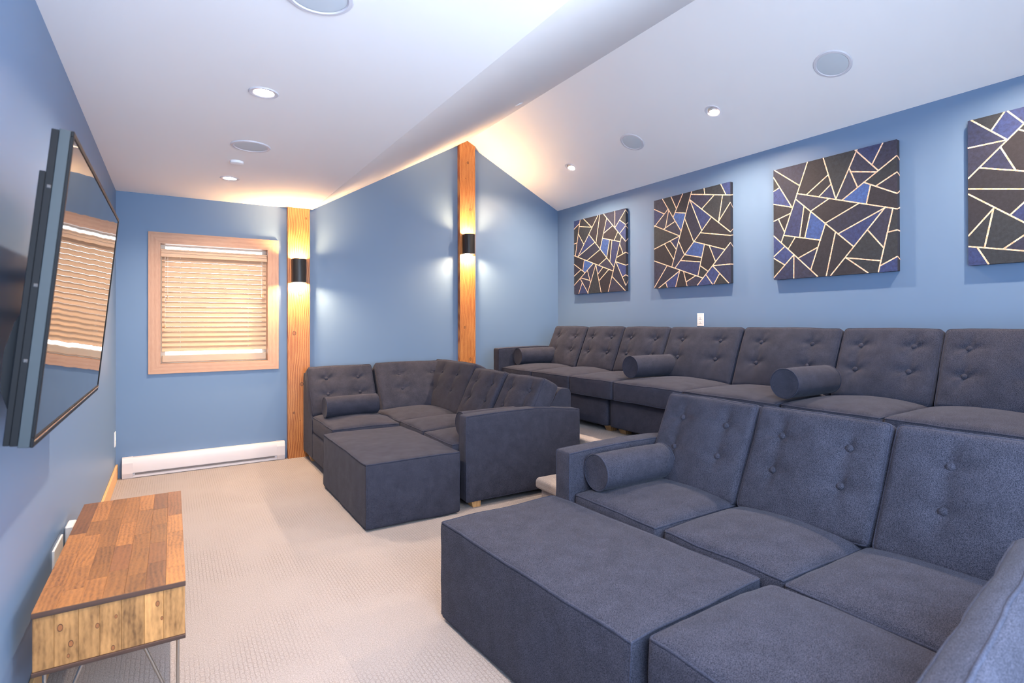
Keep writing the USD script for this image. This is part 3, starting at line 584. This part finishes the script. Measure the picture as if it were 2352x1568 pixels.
# ------------------------------------------------------------------ sofas
seed = [0]
def sd(): seed[0] += 1; return seed[0]
def seat(parent, x0, x1, y0, y1, z0, z1, crown=0.044):
    pw = Pillow(abs(x1 - x0), abs(y1 - y0), z1 - z0, crown=crown, back=0.0, seed=sd(), wob=0.014)
    M = frame_M(((x0 + x1) / 2, (y0 + y1) / 2, (z0 + z1) / 2), (1, 0, 0), (0, 1, 0), (0, 0, 1)); return put_cushion(parent, 'seat_cushion', pw, M, False)
def backc(parent, a0, a1, face, front, z0, lean=0.42, h=0.50, t=0.15, btn=True, spacing=None, crown=0.036):
    """back cushion: runs a0..a1 along the sofa; face: outward direction of its front ('-x','-y','+y'); front: where its lower front edge lies"""
    w = abs(a1 - a0); c, s = math.cos(lean), math.sin(lean)
    hs = (spacing or w * 0.5) / 2; dim = [(sx * hs, hy) for sx in (-1, 1) for hy in (0.115, -0.045)] if btn else []
    pw = Pillow(w, h, t, crown=crown, back=0.02, dimples=dim, seed=sd(), wob=0.013, r=0.030)
    n = {'-x': (-1, 0), '-y': (0, -1), '+y': (0, 1)}[face]; n3 = np.array([n[0] * c, n[1] * c, s]); u3 = np.array([-n[0] * s, -n[1] * s, c]); a3 = np.cross(u3, n3)
    m = (a0 + a1) / 2; o = np.array([front, m, z0]) if face == '-x' else np.array([m, front, z0]); o = o + u3 * h / 2 - n3 * t / 2
    return put_cushion(parent, 'back_cushion', pw, frame_M(o, a3, u3, n3), True, n=(44, 40, 6))
def box_part(parent, name, x0, x1, y0, y1, z0, z1, r=0.02, wob=0.004, n=(16, 16, 8)):
    pw = Pillow(abs(x1 - x0), abs(y1 - y0), abs(z1 - z0), r=r, crown=0.0, back=0.0, seed=sd(), wob=wob, side=0.002)
    M = frame_M(((x0 + x1) / 2, (y0 + y1) / 2, (z0 + z1) / 2), (1, 0, 0), (0, 1, 0), (0, 0, 1)); V, F = pw.body(n)
    return obj(name, (apply(M, V), F), 'sofa_fabric', parent, smooth=60)
def arm(parent, x0, x1, y0, y1, z0, z1):
    """arm running along x, piped along the edges of both sides, the top dipping towards the back"""
    w, d, h = abs(x1 - x0), abs(y1 - y0), z1 - z0
    pw = Pillow(w, h, d, r=0.016, crown=0.008, back=0.008, seed=sd(), wob=0.006, side=0.003)
    M = frame_M(((x0 + x1) / 2, (y0 + y1) / 2, (z0 + z1) / 2), (1, 0, 0), (0, 0, 1), (0, -1, 0))
    def dip(P): P = np.array(P); k = np.clip((P[:, 2] - z0) / h, 0, 1); u = (P[:, 0] - x0) / w; P[:, 2] += k * (0.012 * np.sin(np.pi * np.clip(u * 1.15, 0, 1)) - 0.030 * np.clip((u - 0.62) / 0.38, 0, 1) ** 1.5); return P
    V, F = pw.body((40, 22, 6)); o = obj('arm', (dip(apply(M, V)), F), 'sofa_fabric', parent, smooth=60)
    for s in (1, -1): obj('piping', tube(dip(apply(M, pw.seam(s, 240))), 0.0046, 6, True), 'piping_fabric', o, smooth=60)
    return o
def leg(parent, x, y, z0, z1, sx=-1, sy=0):
    b = bx(x - 0.04, x + 0.04, y - 0.045, y + 0.045, z0, z1); v = b.vertices.copy(); lo = v[:, 2] < (z0 + z1) / 2
    v[lo, 0] = x + (v[lo, 0] - x) * 0.75 - sx * 0.012; v[lo, 1] = y + (v[lo, 1] - y) * 0.75
    obj('leg', (v, b.faces), 'leg_wood', parent, label='tapered light wood leg')
def frame_x(parent, y0, y1, dz=0.0, dx=0.0):
    pts = [(2.80, 0.07), (3.16, 0.07), (3.168, 0.74), (3.15, 0.775), (3.07, 0.78), (3.03, 0.75), (2.80, 0.40)]
    obj('back_frame', rprism([(a + dx, b + dz) for a, b in pts], 0.018, 1, y0, y1), 'sofa_fabric', parent, smooth=35)

# left corner sofa, against the far wall
A = thing('corner_sofa', 'dark grey tufted corner sofa in the far corner by the timber posts', 'sofa', (2.4, -1.1, 0))
box_part(A, 'base', 2.115, 2.98, -2.165, -0.06, 0.055, 0.305)
box_part(A, 'base', 1.50, 2.105, -1.14, -0.30, 0.055, 0.305)
frame_x(A, -2.165, -0.03)
obj('back_frame', rprism([(-0.068, 0.07), (-0.068, 0.79), (-0.085, 0.825), (-0.12, 0.825), (-0.17, 0.76), (-0.46, 0.42), (-0.46, 0.07)], 0.018, 0, 1.497, 2.80), 'sofa_fabric', A, smooth=35)
seat(A, 1.505, 2.08, -1.165, -0.38, 0.30, 0.45)
seat(A, 2.095, 2.75, -1.105, -0.38, 0.30, 0.45)
seat(A, 2.097, 2.75, -1.625, -1.11, 0.30, 0.455)
seat(A, 2.10, 2.75, -2.16, -1.632, 0.30, 0.445)
backc(A, 1.50, 2.125, '-y', -0.465, 0.455, spacing=0.30, h=0.50, lean=0.47)
backc(A, 2.15, 2.98, '-y', -0.52, 0.455, spacing=0.36, h=0.535, lean=0.54)
backc(A, -1.105, -0.18, '-x', 2.655, 0.455, spacing=0.34, h=0.515, lean=0.41)
backc(A, -1.675, -1.115, '-x', 2.63, 0.455, spacing=0.28, h=0.49, lean=0.46)
backc(A, -2.235, -1.685, '-x', 2.64, 0.455, spacing=0.28, h=0.485, lean=0.48)
arm(A, 2.148, 3.165, -2.282, -2.17, 0.05, 0.655)
for x, y in ((2.235, -2.22), (3.05, -2.22), (1.55, -0.25), (1.56, -1.05), (3.05, -0.12)): leg(A, x, y, 0.0, 0.07)
# right corner sofa, in front
B = thing('corner_sofa', 'dark navy tufted corner sofa filling the right foreground', 'sofa', (2.4, -4.5, 0))
arm(B, 2.095, 3.16, -3.515, -3.402, 0.05, 0.655)
box_part(B, 'base', 2.145, 2.98, -5.62, -3.52, 0.055, 0.305)
box_part(B, 'base', 1.505, 2.105, -5.50, -4.67, 0.055, 0.305)
frame_x(B, -5.70, -3.52)
obj('back_frame', rprism([(-5.70, 0.07), (-5.70, 0.74), (-5.68, 0.775), (-5.60, 0.78), (-5.56, 0.75), (-5.42, 0.40), (-5.42, 0.07)], 0.018, 0, 1.49, 2.80), 'sofa_fabric', B, smooth=35)
seat(B, 2.118, 2.75, -4.065, -3.525, 0.30, 0.455)
seat(B, 2.138, 2.75, -4.622, -4.085, 0.30, 0.45)
seat(B, 2.11, 2.75, -5.25, -4.628, 0.30, 0.45)
seat(B, 1.512, 2.095, -5.25, -4.60, 0.30, 0.45)
backc(B, -4.075, -3.51, '-x', 2.62, 0.455, spacing=0.27, h=0.505)
backc(B, -4.655, -4.08, '-x', 2.62, 0.455, spacing=0.29, h=0.505)
backc(B, -5.35, -4.66, '-x', 2.62, 0.455, spacing=0.29, h=0.505)
pw = Pillow(0.95, 0.40, 0.075, crown=0.02, back=0.014, dimples=[(sx * 0.15, hy) for sx in (-1, 1) for hy in (0.11, -0.05)], seed=sd(), wob=0.016, r=0.02)
ra, la = math.radians(8), -0.45; a3 = np.array([-math.cos(ra), -math.sin(ra), 0]); hn = np.array([-math.sin(ra), math.cos(ra), 0])
n3 = hn * math.cos(la) + np.array([0, 0, math.sin(la)]); u3 = -hn * math.sin(la) + np.array([0, 0, math.cos(la)])
put_cushion(B, 'back_cushion', pw, frame_M(np.array([1.84, -5.29, 0.765]) - u3 * 0.20 + n3 * 0.0375, a3, u3, n3), True, n=(44, 40, 6))   # tipped forward on its seat
backc(B, 2.36, 2.95, '+y', -5.34, 0.455, spacing=0.29, h=0.475, lean=0.35, t=0.13)
for x, y in ((2.20, -3.46), (3.05, -3.46), (1.56, -4.75), (1.56, -5.58), (3.05, -5.6)): leg(B, x, y, 0.0, 0.07)
# ottomans
def ottoman(label, x0, x1, y0, y1, z1, yaw=0.0):
    t = thing('ottoman', label, 'ottoman', ((x0 + x1) / 2, (y0 + y1) / 2, 0))
    pw = Pillow(x1 - x0, y1 - y0, z1 - 0.012, r=0.012, crown=0.016, back=0.0, seed=sd(), wob=0.016, side=0.005)
    M = frame_M(((x0 + x1) / 2, (y0 + y1) / 2, (z1 + 0.012) / 2), (math.cos(yaw), math.sin(yaw), 0), (-math.sin(yaw), math.cos(yaw), 0), (0, 0, 1))
    V, F = pw.body((26, 34, 14)); v = apply(M, V); v[:, 2] = np.maximum(v[:, 2], 0.004)
    obj('cover', (v, F), 'sofa_fabric', t, smooth=60)
    obj('piping', tube(apply(M, pw.seam(1, 240)), 0.0052, 6, True), 'piping_fabric', t, smooth=60)
    h = pw.h
    for sx in (-1, 1):
        for sy in (-1, 1):
            Q = pw.deform(np.array([(sx * h[0], sy * h[1], z) for z in np.linspace(-h[2] * 0.95, h[2], 24)])); obj('piping', tube(apply(M, Q), 0.0036, 6), 'piping_fabric', t, smooth=60)
    return t
ottoman('dark grey square cornered ottoman in front of the far corner sofa', 1.432, 2.085, -2.315, -1.185, 0.424)
ottoman('large dark navy ottoman in the foreground against the right corner sofa', 1.447, 2.095, -4.560, -3.450, 0.430, math.radians(3.4))
# long row on the platform
def row_sofa(label, y0, y1, seats, backs, arm_side, spacing, loc):
    t = thing('row_sofa', label, 'sofa', loc); z = RISE
    box_part(t, 'base', 3.53, 4.35, y1, y0, z + 0.052, z + 0.30)
    pts = [(4.20, 0.07), (4.615, 0.07), (4.62, 0.74), (4.60, 0.775), (4.50, 0.78), (4.44, 0.75), (4.20, 0.40)]
    obj('back_frame', rprism([(a, b + z) for a, b in pts], 0.018, 1, y1, y0), 'sofa_fabric', t, smooth=35)
    for a, b in seats: seat(t, 3.455, 4.15, a, b, z + 0.30, z + 0.452)
    for (a, b), s in zip(backs, spacing): backc(t, a, b, '-x', 4.00, z + 0.456, spacing=s, lean=0.40, h=0.485)
    if arm_side: arm(t, 3.43, 4.55, min(arm_side), max(arm_side), z + 0.05, z + 0.655)
    for y in (y0 - 0.07, y1 + 0.07):
        leg(t, 3.64, y, z, z + 0.06); leg(t, 4.5, y, z, z + 0.075)
    return t
row_sofa('brown grey three seat sofa with far arm at the far end of the back row', -0.575, -2.185, [(-1.15, -0.58), (-1.76, -1.16), (-2.335, -1.77)], [(-1.165, -0.58), (-1.725, -1.175), (-2.30, -1.735)], (-0.452, -0.568), (0.29, 0.28, 0.30), (4.05, -1.4, RISE))
row_sofa('dark grey two seat sofa with wide cushions in the middle of the back row', -2.225, -3.745, [(-3.05, -2.345), (-3.77, -3.06)], [(-3.04, -2.31), (-3.775, -3.05)], None, (0.38, 0.38), (4.05, -3.0, RISE))
row_sofa('dark grey sofa of the back row running out of the right edge of the photo', -3.785, -5.50, [(-4.33, -3.785), (-4.90, -4.34), (-5.48, -4.91)], [(-4.335, -3.785), (-4.90, -4.345), (-5.48, -4.91)], (-5.62, -5.505), (0.29, 0.30, 0.29), (4.05, -4.7, RISE))

# ------------------------------------------------------------------ bolsters
BR, BL_ = 0.089, 0.47
def bolster(label, loc):
    t = thing('bolster_cushion', label, 'cushion', loc); o = np.array(loc)
    prof = [(0.0, 0.006), (BR * 0.6, 0.004), (BR * 0.93, 0.0), (BR, 0.008)] + [(BR + 0.003 * math.sin(math.pi * k / 8), 0.008 + (BL_ - 0.016) * k / 8) for k in range(1, 8)] + [(BR, BL_ - 0.008), (BR * 0.93, BL_), (BR * 0.6, BL_ - 0.004), (0.0, BL_ - 0.006)]
    prof = [(r, -z) for r, z in prof]
    m = lathe(prof, 48); m.vertices = np.stack([-m.vertices[:, 2], m.vertices[:, 0], m.vertices[:, 1]], 1); m.fix_normals()
    obj('cover', (m.vertices + o, m.faces), 'sofa_fabric', t, smooth=50)
    a = np.linspace(0, 2 * np.pi, 64, endpoint=False)
    for x in (0.002, BL_ - 0.002): obj('piping', tube(np.stack([np.full(64, x), BR * 0.985 * np.cos(a), BR * 0.985 * np.sin(a)], 1) + o, 0.004, 6, True), 'piping_fabric', t, smooth=60)
    return t
def turned(loc, deg): a = math.radians(deg); return frame_M(loc, (math.cos(a), math.sin(a), 0), (-math.sin(a), math.cos(a), 0), (0, 0, 1))
b0 = bolster('dark blue grey bolster cushion beside the arm of the right foreground sofa', (2.185, -3.614, 0.568))
dup(b0, 'bolster_cushion', 'dark grey bolster cushion lying across the left seat of the far corner sofa', None, M=turned((1.545, -0.735, 0.568), 2))
dup(b0, 'bolster_cushion', 'dark bolster cushion mostly hidden behind the arm of the far corner sofa', None, M=turned((2.215, -2.065, 0.565), 0))
dup(b0, 'bolster_cushion', 'brown grey bolster cushion beside the arm at the far end of the back row', None, M=turned((3.60, -0.685, 0.945), 0))
dup(b0, 'bolster_cushion', 'dark grey bolster cushion on the third seat of the back row', None, M=turned((3.60, -2.40, 0.945), 0))
dup(b0, 'bolster_cushion', 'dark grey bolster cushion on the back row nearest the photographer', None, M=turned((3.50, -3.79, 0.945), 0))
